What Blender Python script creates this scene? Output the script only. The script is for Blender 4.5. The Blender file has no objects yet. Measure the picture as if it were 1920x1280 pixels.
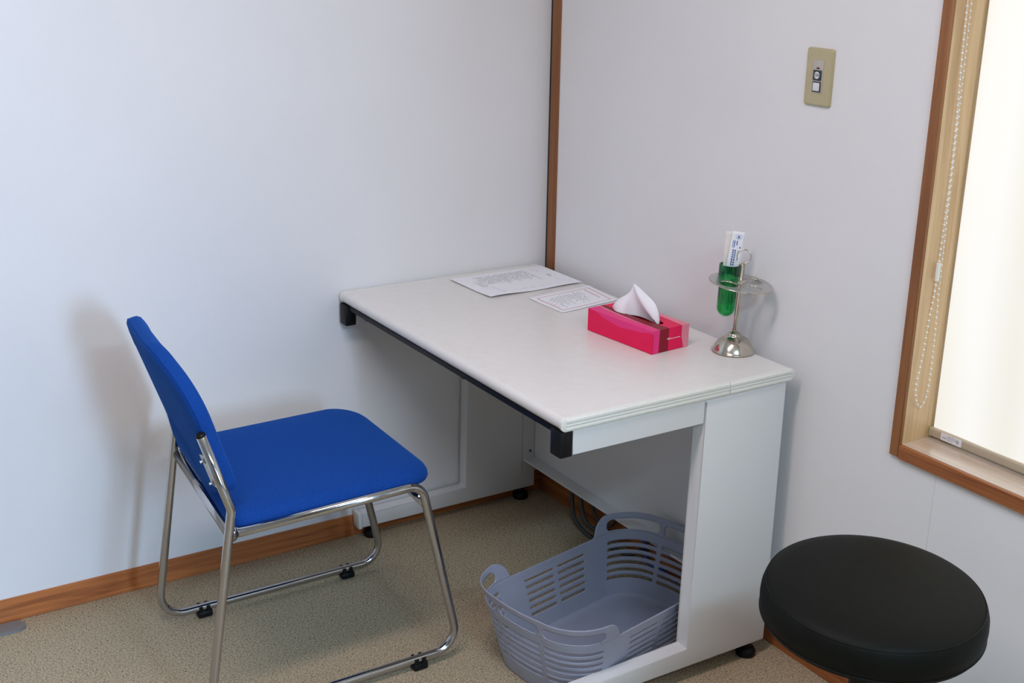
import bpy, bmesh, math, random
from mathutils import Vector, Matrix
random.seed(7)
sc = bpy.context.scene
C = sc.collection
PI = math.pi

# ------------------------------------------------------------------ camera
R = Vector((0.8450, -0.5348, 0.0))
cam_pos = Vector((-1.8974, -2.8255, 1.5740))
yaw, pit, roll, FPX = 1.0065, -0.3171, 0.0175, 2343.8
f = Vector((math.cos(pit)*math.cos(yaw), math.cos(pit)*math.sin(yaw), math.sin(pit)))
r = Vector((math.sin(yaw), -math.cos(yaw), 0.0))
u = r.cross(f)
r2 = r*math.cos(roll) + u*math.sin(roll)
u2 = -r*math.sin(roll) + u*math.cos(roll)
cd = bpy.data.cameras.new('camera')
cam = bpy.data.objects.new('camera', cd)
C.objects.link(cam)
cd.sensor_width = 36.0
cd.lens = 36.0*FPX/1920.0
cd.clip_start = 0.05
M = Matrix((r2, u2, -f)).transposed().to_4x4()
M.translation = cam_pos
cam.matrix_world = M
sc.camera = cam

# ------------------------------------------------------------------ world, lights, exposure
w = bpy.data.worlds.new('world')
sc.world = w
w.use_nodes = True
bg = w.node_tree.nodes['Background']
bg.inputs[0].default_value = (0.72, 0.84, 1.0, 1)
bg.inputs[1].default_value = 0.3
sc.view_settings.view_transform = 'Standard'
sc.view_settings.look = 'None'
sc.view_settings.gamma = 1.0
sc.view_settings.exposure = -0.05
sc.view_settings.use_curve_mapping = False
sc.cycles.max_bounces = 10
sc.cycles.diffuse_bounces = 6


def area(name, loc, target, sx, sy, power, col):
    l = bpy.data.lights.new(name, 'AREA')
    l.shape = 'RECTANGLE'
    l.size, l.size_y, l.energy, l.color = sx, sy, power, col
    o = bpy.data.objects.new(name, l)
    C.objects.link(o)
    o.location = loc
    d = Vector(target) - Vector(loc)
    o.rotation_euler = d.to_track_quat('-Z', 'Y').to_euler()
    return o


# daylight through the hall window seen from the doorway behind the camera, the ceiling lamp, and an added bluish fill
LIGHTS = [
    ('daylight_hall_window', (-.60, -6.98, 1.75), (-.80, 0, 1.05), 0.9, 1.4, 275, (0.43, 0.675, 1.0)),
    ('unseen_ceiling_light', (-1.45, -1.40, 2.385), (-1.45, -1.40, 0), 1.2, 0.25, 21.5, (1.0, 0.845, 0.88)),
    ('unseen_ceiling_light', (-1.30, -3.40, 2.385), (-1.30, -3.40, 0), 1.2, 0.25, 52, (0.57, 0.81, 1.0)),  # unseen fill lamp, added to raise the bluish ambient light
]
for L_ in LIGHTS:
    area(*L_)
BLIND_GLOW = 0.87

# ------------------------------------------------------------------ materials


def mat(name, col, rough=0.5, metal=0.0, noise=0.0, scale=20.0, bump=0.0, bscale=200.0, coat=0.0, sheen=0.0, spec=0.5, trans=0.0):
    m = bpy.data.materials.new(name)
    m.use_nodes = True
    nt = m.node_tree
    b = nt.nodes['Principled BSDF']
    b.inputs['Base Color'].default_value = (*col, 1)
    b.inputs['Roughness'].default_value = rough
    b.inputs['Metallic'].default_value = metal
    b.inputs['Coat Weight'].default_value = coat
    b.inputs['Sheen Weight'].default_value = sheen
    if sheen > 0:
        b.inputs['Sheen Tint'].default_value = (0.06, 0.28, 0.9, 1)
    b.inputs['Specular IOR Level'].default_value = spec
    b.inputs['Transmission Weight'].default_value = trans
    tc = nt.nodes.new('ShaderNodeTexCoord')
    if noise > 0:
        n = nt.nodes.new('ShaderNodeTexNoise')
        n.inputs['Scale'].default_value = scale
        n.inputs['Detail'].default_value = 4
        nt.links.new(tc.outputs['Object'], n.inputs['Vector'])
        cr = nt.nodes.new('ShaderNodeValToRGB')
        cr.color_ramp.elements[0].position = 0.3
        cr.color_ramp.elements[1].position = 0.7
        cr.color_ramp.elements[0].color = (*[c*(1-noise) for c in col], 1)
        cr.color_ramp.elements[1].color = (*[min(1, c*(1+noise)) for c in col], 1)
        nt.links.new(n.outputs['Fac'], cr.inputs['Fac'])
        nt.links.new(cr.outputs['Color'], b.inputs['Base Color'])
    if bump > 0:
        n2 = nt.nodes.new('ShaderNodeTexNoise')
        n2.inputs['Scale'].default_value = bscale
        n2.inputs['Detail'].default_value = 3
        nt.links.new(tc.outputs['Object'], n2.inputs['Vector'])
        bp = nt.nodes.new('ShaderNodeBump')
        bp.inputs['Strength'].default_value = bump
        bp.inputs['Distance'].default_value = 0.002
        nt.links.new(n2.outputs['Fac'], bp.inputs['Height'])
        nt.links.new(bp.outputs['Normal'], b.inputs['Normal'])
    return m


def wood(name, dark, light, axis, rough=0.4, coat=0.1, scale=9.0):
    """grain running along axis (0 x, 1 y, 2 z)"""
    m = bpy.data.materials.new(name)
    m.use_nodes = True
    nt = m.node_tree
    b = nt.nodes['Principled BSDF']
    b.inputs['Roughness'].default_value = rough
    b.inputs['Coat Weight'].default_value = coat
    b.inputs['Coat Roughness'].default_value = 0.25
    tc = nt.nodes.new('ShaderNodeTexCoord')
    mp = nt.nodes.new('ShaderNodeMapping')
    s = [scale*5, scale*5, scale*5]
    s[axis] = scale*0.22
    mp.inputs['Scale'].default_value = s
    nt.links.new(tc.outputs['Object'], mp.inputs['Vector'])
    n = nt.nodes.new('ShaderNodeTexNoise')
    n.inputs['Scale'].default_value = 1.2
    n.inputs['Detail'].default_value = 6
    n.inputs['Roughness'].default_value = 0.65
    n.inputs['Distortion'].default_value = 0.8
    nt.links.new(mp.outputs['Vector'], n.inputs['Vector'])
    cr = nt.nodes.new('ShaderNodeValToRGB')
    cr.color_ramp.elements[0].position = 0.32
    cr.color_ramp.elements[1].position = 0.62
    cr.color_ramp.elements[0].color = (*dark, 1)
    cr.color_ramp.elements[1].color = (*light, 1)
    nt.links.new(n.outputs['Fac'], cr.inputs['Fac'])
    nt.links.new(cr.outputs['Color'], b.inputs['Base Color'])
    return m


def ramp_speckle(name):
    m = bpy.data.materials.new(name)
    m.use_nodes = True
    nt = m.node_tree
    b = nt.nodes['Principled BSDF']
    b.inputs['Roughness'].default_value = 0.55
    b.inputs['Specular IOR Level'].default_value = 0.25
    tc = nt.nodes.new('ShaderNodeTexCoord')

    def noise(scale, detail, p0, p1, c0, c1):
        n = nt.nodes.new('ShaderNodeTexNoise')
        n.inputs['Scale'].default_value = scale
        n.inputs['Detail'].default_value = detail
        nt.links.new(tc.outputs['Object'], n.inputs['Vector'])
        c = nt.nodes.new('ShaderNodeValToRGB')
        c.color_ramp.elements[0].position = p0
        c.color_ramp.elements[1].position = p1
        c.color_ramp.elements[0].color = (*c0, 1)
        c.color_ramp.elements[1].color = (*c1, 1)
        nt.links.new(n.outputs['Fac'], c.inputs['Fac'])
        return c.outputs['Color']
    base = noise(260, 2, 0.34, 0.66, (0.27, 0.215, 0.137), (0.59, 0.48, 0.325))
    spk = noise(210, 1, 0.31, 0.39, (0.35, 0.35, 0.35), (1, 1, 1))
    big = noise(3, 3, 0.3, 0.7, (0.93, 0.93, 0.93), (1, 1, 1))
    mx = nt.nodes.new('ShaderNodeMix')
    mx.data_type = 'RGBA'
    mx.blend_type = 'MULTIPLY'
    mx.inputs[0].default_value = 1
    nt.links.new(base, mx.inputs[6])
    nt.links.new(spk, mx.inputs[7])
    mx2 = nt.nodes.new('ShaderNodeMix')
    mx2.data_type = 'RGBA'
    mx2.blend_type = 'MULTIPLY'
    mx2.inputs[0].default_value = 1
    nt.links.new(mx.outputs[2], mx2.inputs[6])
    nt.links.new(big, mx2.inputs[7])
    nt.links.new(mx2.outputs[2], b.inputs['Base Color'])
    return m


WALL = mat('wall_paper', (0.80, 0.79, 0.79), 0.85, noise=0.015, scale=3, bump=0.08, bscale=350, spec=0.2)
DEDGE_ = mat('lamp_housing', (0.8, 0.8, 0.78), 0.5, noise=0.01, scale=10)
DARKWALL = mat('dark_unseen_wall', (0.22, 0.16, 0.11), 0.6, noise=0.15, scale=6)  # for unseen walls, kept dark to cut bounced light
SIDEWALL = mat('beige_side_wall', (0.52, 0.50, 0.49), 0.8, noise=0.02, scale=5)
CEIL = mat('ceiling_paint', (0.80, 0.80, 0.79), 0.9, noise=0.01, scale=4)
FLOOR = ramp_speckle('speckled_vinyl')
TRIMX = wood('stained_wood_along_x', (0.24, 0.062, 0.014), (0.56, 0.185, 0.048), 0, rough=0.5, coat=0.03)
TRIMY = wood('stained_wood_along_y', (0.20, 0.055, 0.013), (0.44, 0.15, 0.042), 1, rough=0.5, coat=0.03)
TRIMZ = wood('stained_wood_along_z', (0.20, 0.066, 0.017), (0.32, 0.125, 0.037), 2, rough=0.5, coat=0.04)
JAMBZ = wood('clear_pine_along_z', (0.50, 0.29, 0.13), (0.72, 0.49, 0.27), 2, rough=0.35)
SILLY = wood('varnished_pine_sheen_along_y', (0.46, 0.33, 0.24), (0.60, 0.49, 0.40), 1, rough=0.2, coat=1.0)  # base greyed and lightened to carry the blind's pale reflection
DESK = mat('desk_steel_paint', (0.72, 0.72, 0.72), 0.45, noise=0.01, scale=6)
DTOP = mat('desk_laminate', (0.76, 0.735, 0.70), 0.28, noise=0.02, scale=40, bump=0.05, bscale=500)
DEDGE = mat('desk_edge_plastic', (0.80, 0.785, 0.73), 0.35, noise=0.015, scale=10)
BLACK = mat('black_plastic', (0.004, 0.004, 0.005), 0.45, noise=0.1, scale=30, spec=0.25)
CHROME = mat('chrome_tube', (0.50, 0.50, 0.51), 0.14, 1.0, noise=0.03, scale=8)
STEEL = mat('zinc_steel', (0.55, 0.55, 0.52), 0.35, 1.0, noise=0.08, scale=40)
NICKEL = mat('worn_nickel', (0.60, 0.55, 0.47), 0.17, 1.0, noise=0.12, scale=30)
BLUE = mat('blue_fabric', (0.008, 0.052, 0.26), 0.9, noise=0.18, scale=420, bump=0.25, bscale=700, sheen=0.30, spec=0.06)
LEATHER = mat('black_leatherette', (0.0045, 0.0050, 0.0036), 0.55, noise=0.15, scale=60, bump=0.06, bscale=420, spec=0.14)
PIPING = mat('black_piping', (0.004, 0.004, 0.004), 0.5, noise=0.1, scale=60, spec=0.2)
BASKET = mat('grey_blue_plastic', (0.315, 0.33, 0.415), 0.42, noise=0.03, scale=20)
PAPER = mat('white_paper', (0.86, 0.86, 0.89), 0.8, noise=0.01, scale=15)
TISSUE = mat('tissue', (0.88, 0.86, 0.89), 0.95, noise=0.015, scale=30, bump=0.15, bscale=90)
INK = mat('grey_ink', (0.16, 0.16, 0.17), 0.8, noise=0.1, scale=80)
REDINK = mat('red_ink', (0.70, 0.25, 0.25), 0.8, noise=0.1, scale=80)
BLUEINK = mat('blue_ink', (0.03, 0.13, 0.45), 0.7, noise=0.1, scale=80)
WHITEINK = mat('white_ink', (0.85, 0.75, 0.80), 0.7, noise=0.05, scale=80)
DARKGREEN = mat('dark_green_print', (0.0, 0.05, 0.03), 0.6, noise=0.1, scale=80)
PLATEM = mat('dull_steel', (0.60, 0.60, 0.59), 0.34, 1.0, noise=0.05, scale=20)
BEIGE = mat('beige_plate', (0.50, 0.43, 0.25), 0.35, 0.15, noise=0.03, scale=30)
SWGREY = mat('switch_grey', (0.47, 0.43, 0.38), 0.4, noise=0.02, scale=30)
SWDARK = mat('switch_dark', (0.03, 0.04, 0.035), 0.4, noise=0.05, scale=30)
SWWHITE = mat('switch_white', (0.72, 0.72, 0.74), 0.4, noise=0.02, scale=30)
SWRED = mat('switch_red', (0.13, 0.01, 0.01), 0.3, noise=0.05, scale=30)
BAR = mat('blind_bar', (0.46, 0.37, 0.26), 0.45, noise=0.03, scale=20)
STICKER = mat('sticker', (0.78, 0.76, 0.78), 0.5, noise=0.02, scale=40)
BEAD = mat('white_bead', (0.85, 0.83, 0.77), 0.35, noise=0.02, scale=40)
CABLE = mat('grey_cable', (0.055, 0.055, 0.053), 0.5, noise=0.05, scale=20)
BLUECABLE = mat('blue_cable', (0.02, 0.09, 0.42), 0.45, noise=0.05, scale=20)
PLATE = mat('grey_metal_foot', (0.30, 0.33, 0.35), 0.35, 0.6, noise=0.04, scale=20)
STICKP = mat('cream_wrapper', (0.80, 0.74, 0.70), 0.6, noise=0.03, scale=60)
RUST = mat('brown_screw', (0.18, 0.10, 0.05), 0.5, 0.3, noise=0.1, scale=60)

GLASSGREEN = mat('green_plastic', (0.01, 0.68, 0.25), 0.05, noise=0.02, scale=30, trans=0.95)
PANE = mat('window_glass', (0.95, 0.97, 0.97), 0.02, trans=1.0, noise=0.005, scale=4)


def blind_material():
    m = bpy.data.materials.new('glowing_blind_fabric')
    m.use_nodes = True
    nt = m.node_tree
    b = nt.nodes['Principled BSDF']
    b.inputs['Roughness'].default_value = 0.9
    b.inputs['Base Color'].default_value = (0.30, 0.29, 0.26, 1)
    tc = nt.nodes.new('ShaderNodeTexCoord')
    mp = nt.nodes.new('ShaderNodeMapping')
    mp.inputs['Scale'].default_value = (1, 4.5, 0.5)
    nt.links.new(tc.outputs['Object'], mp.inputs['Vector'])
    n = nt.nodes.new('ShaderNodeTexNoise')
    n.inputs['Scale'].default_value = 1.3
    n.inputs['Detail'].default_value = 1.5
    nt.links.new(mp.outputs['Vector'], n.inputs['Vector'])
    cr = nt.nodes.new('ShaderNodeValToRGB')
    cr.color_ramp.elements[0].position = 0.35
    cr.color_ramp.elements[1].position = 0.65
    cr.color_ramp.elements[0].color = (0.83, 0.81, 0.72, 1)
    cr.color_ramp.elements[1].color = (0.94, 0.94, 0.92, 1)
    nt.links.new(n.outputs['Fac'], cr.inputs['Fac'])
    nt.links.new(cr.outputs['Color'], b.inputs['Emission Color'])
    b.inputs['Emission Strength'].default_value = BLIND_GLOW  # emission stands in for daylight passing through the fabric
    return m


BLIND = blind_material()

# ------------------------------------------------------------------ builders


def link(name, bm, m, parent=None, smooth=False, loc=None):
    me = bpy.data.meshes.new(name)
    bmesh.ops.recalc_face_normals(bm, faces=bm.faces)
    bm.to_mesh(me)
    bm.free()
    mats = m if isinstance(m, (list, tuple)) else [m]
    for k in mats:
        me.materials.append(k)
    if smooth:
        for p in me.polygons:
            p.use_smooth = True
        if smooth != 'all':
            me.set_sharp_from_angle(angle=math.radians(40))
    o = bpy.data.objects.new(name, me)
    C.objects.link(o)
    if parent is not None:
        o.parent = parent
        # geometry was written in world coordinates: shift into the parent's frame
        me.transform(Matrix.Translation(-world_loc(parent)))
    return o


def world_loc(o):
    v = Vector(o.location)
    while o.parent:
        o = o.parent
        v = v + Vector(o.location)
    return v


def thing(name, label, cat, loc, group=None):
    o = bpy.data.objects.new(name, None)
    o.empty_display_size = 0.05
    C.objects.link(o)
    o.location = loc
    tag(o, label, cat, group)
    return o


def tag(o, label, cat, group=None):
    o['label'] = label
    o['category'] = cat
    if group:
        o['group'] = group
    return o


def struct(o):
    o['kind'] = 'structure'
    return o


def box(bm, lo, hi, bev=0.0, seg=2, mi=0):
    lo, hi = Vector(lo), Vector(hi)
    t = bmesh.new()
    bmesh.ops.create_cube(t, size=1.0)
    for v in t.verts:
        v.co = Vector(((v.co.x+.5)*(hi.x-lo.x)+lo.x, (v.co.y+.5)*(hi.y-lo.y)+lo.y, (v.co.z+.5)*(hi.z-lo.z)+lo.z))
    if bev > 0:
        bmesh.ops.bevel(t, geom=t.edges[:], offset=bev, segments=seg, affect='EDGES', profile=0.5)
    merge(bm, t, mi)


def merge(bm, t, mi=0, mtx=None):
    if mtx is not None:
        t.transform(mtx)
    for fc in t.faces:
        fc.material_index = mi
    me = bpy.data.meshes.new('tmp')
    t.to_mesh(me)
    t.free()
    bm.from_mesh(me)
    bpy.data.meshes.remove(me)


def fillet(pts, rad, n=8):
    """round the inner corners of a polyline; rad: one radius or a list"""
    pts = [Vector(p) for p in pts]
    out = [pts[0]]
    for i in range(1, len(pts)-1):
        rr = rad[i-1] if isinstance(rad, (list, tuple)) else rad
        a, b, c = pts[i-1], pts[i], pts[i+1]
        d1, d2 = (a-b).normalized(), (c-b).normalized()
        ang = d1.angle(d2)
        if rr <= 0 or ang > PI-0.02:
            out.append(b)
            continue
        L = rr/math.tan(ang/2)
        p1, p2 = b+d1*L, b+d2*L
        cen = b + (d1+d2).normalized()*(rr/math.sin(ang/2))
        a1, a2 = p1-cen, p2-cen
        tot = a1.angle(a2)
        ax = a1.cross(a2).normalized()
        for k in range(n+1):
            out.append(cen + Matrix.Rotation(tot*k/n, 3, ax) @ a1)
    out.append(pts[-1])
    return out


def tube(bm, pts, rad, n=16, cap=True, closed=False, mi=0):
    pts = [Vector(p) for p in pts]
    N = len(pts)
    tang = []
    for i in range(N):
        if closed:
            d = pts[(i+1) % N]-pts[i-1]
        else:
            d = pts[min(i+1, N-1)]-pts[max(i-1, 0)]
        tang.append(d.normalized())
    ref = Vector((0, 0, 1)) if abs(tang[0].z) < 0.9 else Vector((0, 1, 0))
    nrm = tang[0].cross(ref).normalized()
    rings = []
    for i in range(N):
        if i:
            nrm = (nrm - tang[i]*nrm.dot(tang[i])).normalized()
        bn = tang[i].cross(nrm)
        rr = rad[i] if isinstance(rad, (list, tuple)) else rad
        rings.append([bm.verts.new(pts[i] + (nrm*math.cos(2*PI*k/n)+bn*math.sin(2*PI*k/n))*rr) for k in range(n)])
    for i in range(N if closed else N-1):
        A, B = rings[i], rings[(i+1) % N]
        for k in range(n):
            fc = bm.faces.new((A[k], A[(k+1) % n], B[(k+1) % n], B[k]))
            fc.material_index = mi
    if cap and not closed:
        bm.faces.new(rings[0][::-1]).material_index = mi
        bm.faces.new(rings[-1]).material_index = mi


def lathe(bm, prof, cen, axis=(0, 0, 1), n=48, close=False, mi=0):
    """prof: list of (radius, height) along axis from cen; radius 0 closes to a point"""
    ax = Vector(axis).normalized()
    ref = Vector((1, 0, 0)) if abs(ax.x) < 0.9 else Vector((0, 1, 0))
    e1 = (ref-ax*ref.dot(ax)).normalized()
    e2 = ax.cross(e1)
    cen = Vector(cen)
    rings = []
    for (rr, h) in prof:
        if rr <= 1e-7:
            rings.append([bm.verts.new(cen+ax*h)])
        else:
            rings.append([bm.verts.new(cen+ax*h+(e1*math.cos(2*PI*k/n)+e2*math.sin(2*PI*k/n))*rr) for k in range(n)])
    pairs = list(zip(rings[:-1], rings[1:]))
    if close:
        pairs.append((rings[-1], rings[0]))
    for A, B in pairs:
        for k in range(n):
            k2 = (k+1) % n
            if len(A) == 1 and len(B) == 1:
                continue
            if len(A) == 1:
                fc = bm.faces.new((A[0], B[k2], B[k]))
            elif len(B) == 1:
                fc = bm.faces.new((A[k], A[k2], B[0]))
            else:
                fc = bm.faces.new((A[k], A[k2], B[k2], B[k]))
            fc.material_index = mi


def round_poly(corners, rads, n=8):
    """closed 2-D polygon with rounded corners"""
    out = []
    N = len(corners)
    for i in range(N):
        b = Vector((*corners[i], 0))
        a = Vector((*corners[i-1], 0))
        c = Vector((*corners[(i+1) % N], 0))
        rr = rads[i] if isinstance(rads, (list, tuple)) else rads
        pts = fillet([a, b, c], rr, n)[1:-1]
        out += [(p.x, p.y) for p in pts]
    return out


def loft_cushion(outline, layers, fmap, cen=(0, 0)):
    """stack scaled copies of a closed outline; layers: (inset metres, height); ends closed by fan"""
    bm = bmesh.new()
    N = len(outline)
    cx, cy = cen
    nrm = []
    for i in range(N):
        ax, ay = outline[i-1]
        bx_, by_ = outline[(i+1) % N]
        dx, dy = bx_-ax, by_-ay
        L = math.hypot(dx, dy)
        nrm.append((-dy/L, dx/L))
    area2 = sum(outline[i-1][0]*outline[i][1]-outline[i][0]*outline[i-1][1] for i in range(N))
    if area2 < 0:
        nrm = [(-a, -b) for a, b in nrm]
    rings = []
    for (kind, ins, h) in layers:
        ring = []
        for i, (px, py) in enumerate(outline):
            if kind == 'i':
                qx, qy = px+nrm[i][0]*ins, py+nrm[i][1]*ins
            else:
                i0 = layers_last_inset(layers)
                bx_, by_ = px+nrm[i][0]*i0, py+nrm[i][1]*i0
                qx, qy = cx+(bx_-cx)*ins, cy+(by_-cy)*ins
            ring.append(bm.verts.new(fmap(qx, qy, h)))
        rings.append(ring)
    for A, B in zip(rings[:-1], rings[1:]):
        for k in range(N):
            bm.faces.new((A[k], A[(k+1) % N], B[(k+1) % N], B[k]))
    bm.faces.new(rings[0][::-1])
    bm.faces.new(rings[-1])
    return bm


def layers_last_inset(layers):
    v = 0
    for kind, ins, h in layers:
        if kind == 'i':
            v = ins
    return v


def extrude_profile(bm, prof, axis, a0, a1, mi=0):
    """prof: closed 2-D loop in the two other axes (in x,y,z order), extruded along axis"""
    def P(p, a):
        v = list(p)
        v.insert(axis, a)
        return Vector(v)
    A = [bm.verts.new(P(p, a0)) for p in prof]
    B = [bm.verts.new(P(p, a1)) for p in prof]
    n = len(prof)
    for k in range(n):
        bm.faces.new((A[k], A[(k+1) % n], B[(k+1) % n], B[k])).material_index = mi
    bm.faces.new(A[::-1]).material_index = mi
    bm.faces.new(B).material_index = mi


def quad(bm, a, b, c, d, mi=0):
    bm.faces.new([bm.verts.new(Vector(p)) for p in (a, b, c, d)]).material_index = mi


# ------------------------------------------------------------------ room shell
XL, YF, ZC = -4.2, -4.5, 2.45
YH = -7.0                        # end wall of the hall beyond the doorway
WY0, WY1, WZ0, WZ1 = -1.268, -3.10, 0.5855, 1.93     # outer edge of the right wall's window lining


def wall_with_hole(name, axis, pos, thick, a0, a1, *holes):
    """slab; axis 0 means the wall lies in a plane x = pos (a runs along y)"""
    bm = bmesh.new()

    def slab(s0, s1, z0, z1):
        if axis == 0:
            box(bm, (min(pos, pos+thick), s0, z0), (max(pos, pos+thick), s1, z1))
        else:
            box(bm, (s0, min(pos, pos+thick), z0), (s1, max(pos, pos+thick), z1))
    cur = a0
    for (h0, h1, z0, z1) in sorted(holes):
        slab(cur, h0, 0, ZC)
        if z0 > 0:
            slab(h0, h1, 0, z0)
        slab(h0, h1, z1, ZC)
        cur = h1
    slab(cur, a1, 0, ZC)
    return struct(link(name, bm, SIDEWALL if name == 'wall_left' else DARKWALL if name in ('wall_front', 'wall_hall', 'wall_hall_left', 'wall_hall_right') else WALL))


bm = bmesh.new()
box(bm, (XL-.2, YH-.2, -.1), (.3, .2, 0))
struct(link('floor', bm, FLOOR))
bm = bmesh.new()
box(bm, (XL-.2, YH-.2, ZC), (.3, .2, ZC+.1))
struct(link('ceiling', bm, CEIL))
wall_with_hole('wall_back', 1, 0.004, .14, XL-.2, .15)
wall_with_hole('wall_right', 0, 0.0, .15, YF, 0.004, (WY1+.012, WY0-.012, WZ0+.012, WZ1-.012))
wall_with_hole('wall_left', 0, XL, -.15, YF, 0.004)
wall_with_hole('wall_front', 1, YF, -.12, XL-.2, .15, (-2.05, -.76, 0, 2.2))
wall_with_hole('wall_hall', 1, YH, -.12, XL-.2, .15, (-1.15, -.15, .95, 2.42))
wall_with_hole('wall_hall_right', 0, 0.0, .15, YH, YF-.12)
wall_with_hole('wall_hall_left', 0, XL, -.15, YH, YF-.12)

# baseboards (a thin shadow gap above them) and the corner strip
bm = bmesh.new()
box(bm, (XL, 0.0, 0), (-.001, .006, .0610), .0012, 1)
struct(link('baseboard_back', bm, TRIMX, smooth=True))
bm = bmesh.new()
box(bm, (-.005, YF, 0), (.001, -.001, .0610), .0012, 1)
struct(link('baseboard_right', bm, TRIMY, smooth=True))
bm = bmesh.new()
box(bm, (XL, YF, 0), (XL+.006, 0, .061), .0012, 1)
struct(link('baseboard_left', bm, TRIMY, smooth=True))
bm = bmesh.new()
box(bm, (XL+.01, YF, 0), (-2.092, YF+.006, .061), .0012, 1)
box(bm, (-.718, YF, 0), (-.01, YF+.006, .061), .0012, 1)
struct(link('baseboard_front', bm, TRIMX, smooth=True))
bm = bmesh.new()
box(bm, (-.0035, -.0430, .061), (.001, -.0055, ZC), .001, 2)
struct(link('trim_1', bm, TRIMZ, smooth=True))
bm = bmesh.new()
box(bm, (-.0012, -.0052, .061), (.002, 0.0042, ZC))
struct(link('trim_2', bm, mat('dark_corner_gap', (0.02, 0.018, 0.016), 0.9, noise=0.1, scale=20)))

# hairline joint of the wallpaper below the window
bm = bmesh.new()
box(bm, (-.0002, -1.3805, .062), (.001, -1.3795, WZ0-.001))
struct(link('trim_3', bm, mat('wallpaper_joint', (0.62, 0.60, 0.60), 0.9, noise=0.05, scale=30)))
# ceiling lamps above the frame; the doorway one is added to house the fill (their tube light is the area light set at the top)
for nm_, x_, y_, lb in (('unseen_ceiling_lamp', -1.45, -1.40, 'long white lamp fixed on the ceiling above the desk'),
                        ('unseen_ceiling_lamp', -1.30, -3.40, 'long white lamp added unseen on the ceiling nearer the doorway')):
    bm = bmesh.new()
    box(bm, (x_-.65, y_-.16, 2.40), (x_+.65, y_+.16, 2.449), .006, 2)
    tag(link(nm_, bm, DEDGE_, smooth=True), lb, 'lamp')

# ------------------------------------------------------------------ window in the right wall
win = bpy.data.objects.new('window_1', None)
C.objects.link(win)
win.location = (0, WY0, WZ0)
struct(win)
T = .0225
DEP = .135
EY0, EY1, EZ0, EZ1 = WY0-T, WY1+T, WZ0+T+.006, WZ1-T
bm = bmesh.new()
box(bm, (-.009, WY0-T, WZ0+.002), (-.0005, WY0, WZ1), .0012, 1)
box(bm, (-.009, WY1, WZ0+.002), (-.0005, WY1+T, WZ1), .0012, 1)
link('casing', bm, TRIMZ, win, True)
bm = bmesh.new()
box(bm, (-.009, WY1+T, WZ1-T), (-.0005, WY0-T, WZ1), .0012, 1)
box(bm, (-.011, WY1+T, WZ0), (-.0005, WY0-T-.0005, WZ0+T+.006), .0015, 1)
link('casing_rail', bm, TRIMY, win, True)
bm = bmesh.new()
box(bm, (-.0004, EY0, WZ0+T+.006), (DEP, EY0+.0105, WZ1-.011))
box(bm, (-.0004, EY1-.0105, WZ0+T+.006), (DEP, EY1, WZ1-.011))
link('jamb', bm, JAMBZ, win)
bm = bmesh.new()
box(bm, (-.0004, WY1+.0125, WZ0+.0125), (DEP, WY0-.0125, EZ0), .0, 1)
link('window_sill', bm, SILLY, win)
bm = bmesh.new()
box(bm, (-.0004, EY1, EZ1), (DEP, EY0, EZ1+.011))
link('head_lining', bm, JAMBZ, win)
bm = bmesh.new()
for (a, b, c, d) in ((EY1, EY1+.04, EZ0, EZ1), (EY0-.04, EY0, EZ0, EZ1), (EY1+.04, EY0-.04, EZ0, EZ0+.045), (EY1+.04, EY0-.04, EZ1-.04, EZ1), (-2.21, -2.16, EZ0+.045, EZ1-.04)):
    box(bm, (.115, a, c), (.135, b, d), .002, 1)
link('window_frame', bm, STEEL, win)
bm = bmesh.new()
box(bm, (.123, EY1+.038, EZ0+.043), (.127, -2.209, EZ1-.038))
box(bm, (.123, -2.161, EZ0+.043), (.127, EY0-.038, EZ1-.038))
link('window_pane', bm, PANE, win)

# roller blind drawn down in the reveal
BX = .083
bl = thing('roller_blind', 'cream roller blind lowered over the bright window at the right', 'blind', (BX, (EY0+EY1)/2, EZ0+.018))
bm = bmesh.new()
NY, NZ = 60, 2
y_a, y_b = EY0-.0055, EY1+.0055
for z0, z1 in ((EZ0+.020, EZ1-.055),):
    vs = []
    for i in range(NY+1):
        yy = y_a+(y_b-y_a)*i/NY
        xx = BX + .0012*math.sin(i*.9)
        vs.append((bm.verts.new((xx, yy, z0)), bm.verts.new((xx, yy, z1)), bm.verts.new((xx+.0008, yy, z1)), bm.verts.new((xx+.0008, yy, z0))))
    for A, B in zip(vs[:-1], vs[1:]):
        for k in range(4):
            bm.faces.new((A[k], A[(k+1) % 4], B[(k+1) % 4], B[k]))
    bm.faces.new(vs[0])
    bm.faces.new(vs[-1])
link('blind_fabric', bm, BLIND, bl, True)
bm = bmesh.new()
extrude_profile(bm, round_poly([(BX-.008, EZ0+.004), (BX+.005, EZ0+.004), (BX+.005, EZ0+.0225), (BX-.008, EZ0+.0225)], .004, 5), 1, y_a-.001, y_b)
bar = link('bottom_bar', bm, BAR, bl, True)
bm = bmesh.new()
extrude_profile(bm, round_poly([(BX-.0088, EZ0+.0032), (BX+.0058, EZ0+.0032), (BX+.0058, EZ0+.0233), (BX-.0088, EZ0+.0233)], .004, 5), 1, y_a-.001, y_a+.004)
link('end_cap', bm, BEIGE, bl, True)
bm = bmesh.new()
tube(bm, [(BX, EY0-.002, EZ1-.03), (BX, EY1+.002, EZ1-.03)], .024, 24)
link('roller_tube', bm, BEIGE, bl, True)
# warning sticker wrapped on the bar's face
st0, st1 = y_a-.026, y_a-.076
zs0, zs1 = EZ0+.0065, EZ0+.0215
bm = bmesh.new()
box(bm, (BX-.0084, st1, zs0), (BX-.0078, st0, zs1))
sk = link('sticker', bm, STICKER, bar)
sk['label'] = 'white warning sticker'
bm = bmesh.new()
xs = BX-.0086


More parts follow.
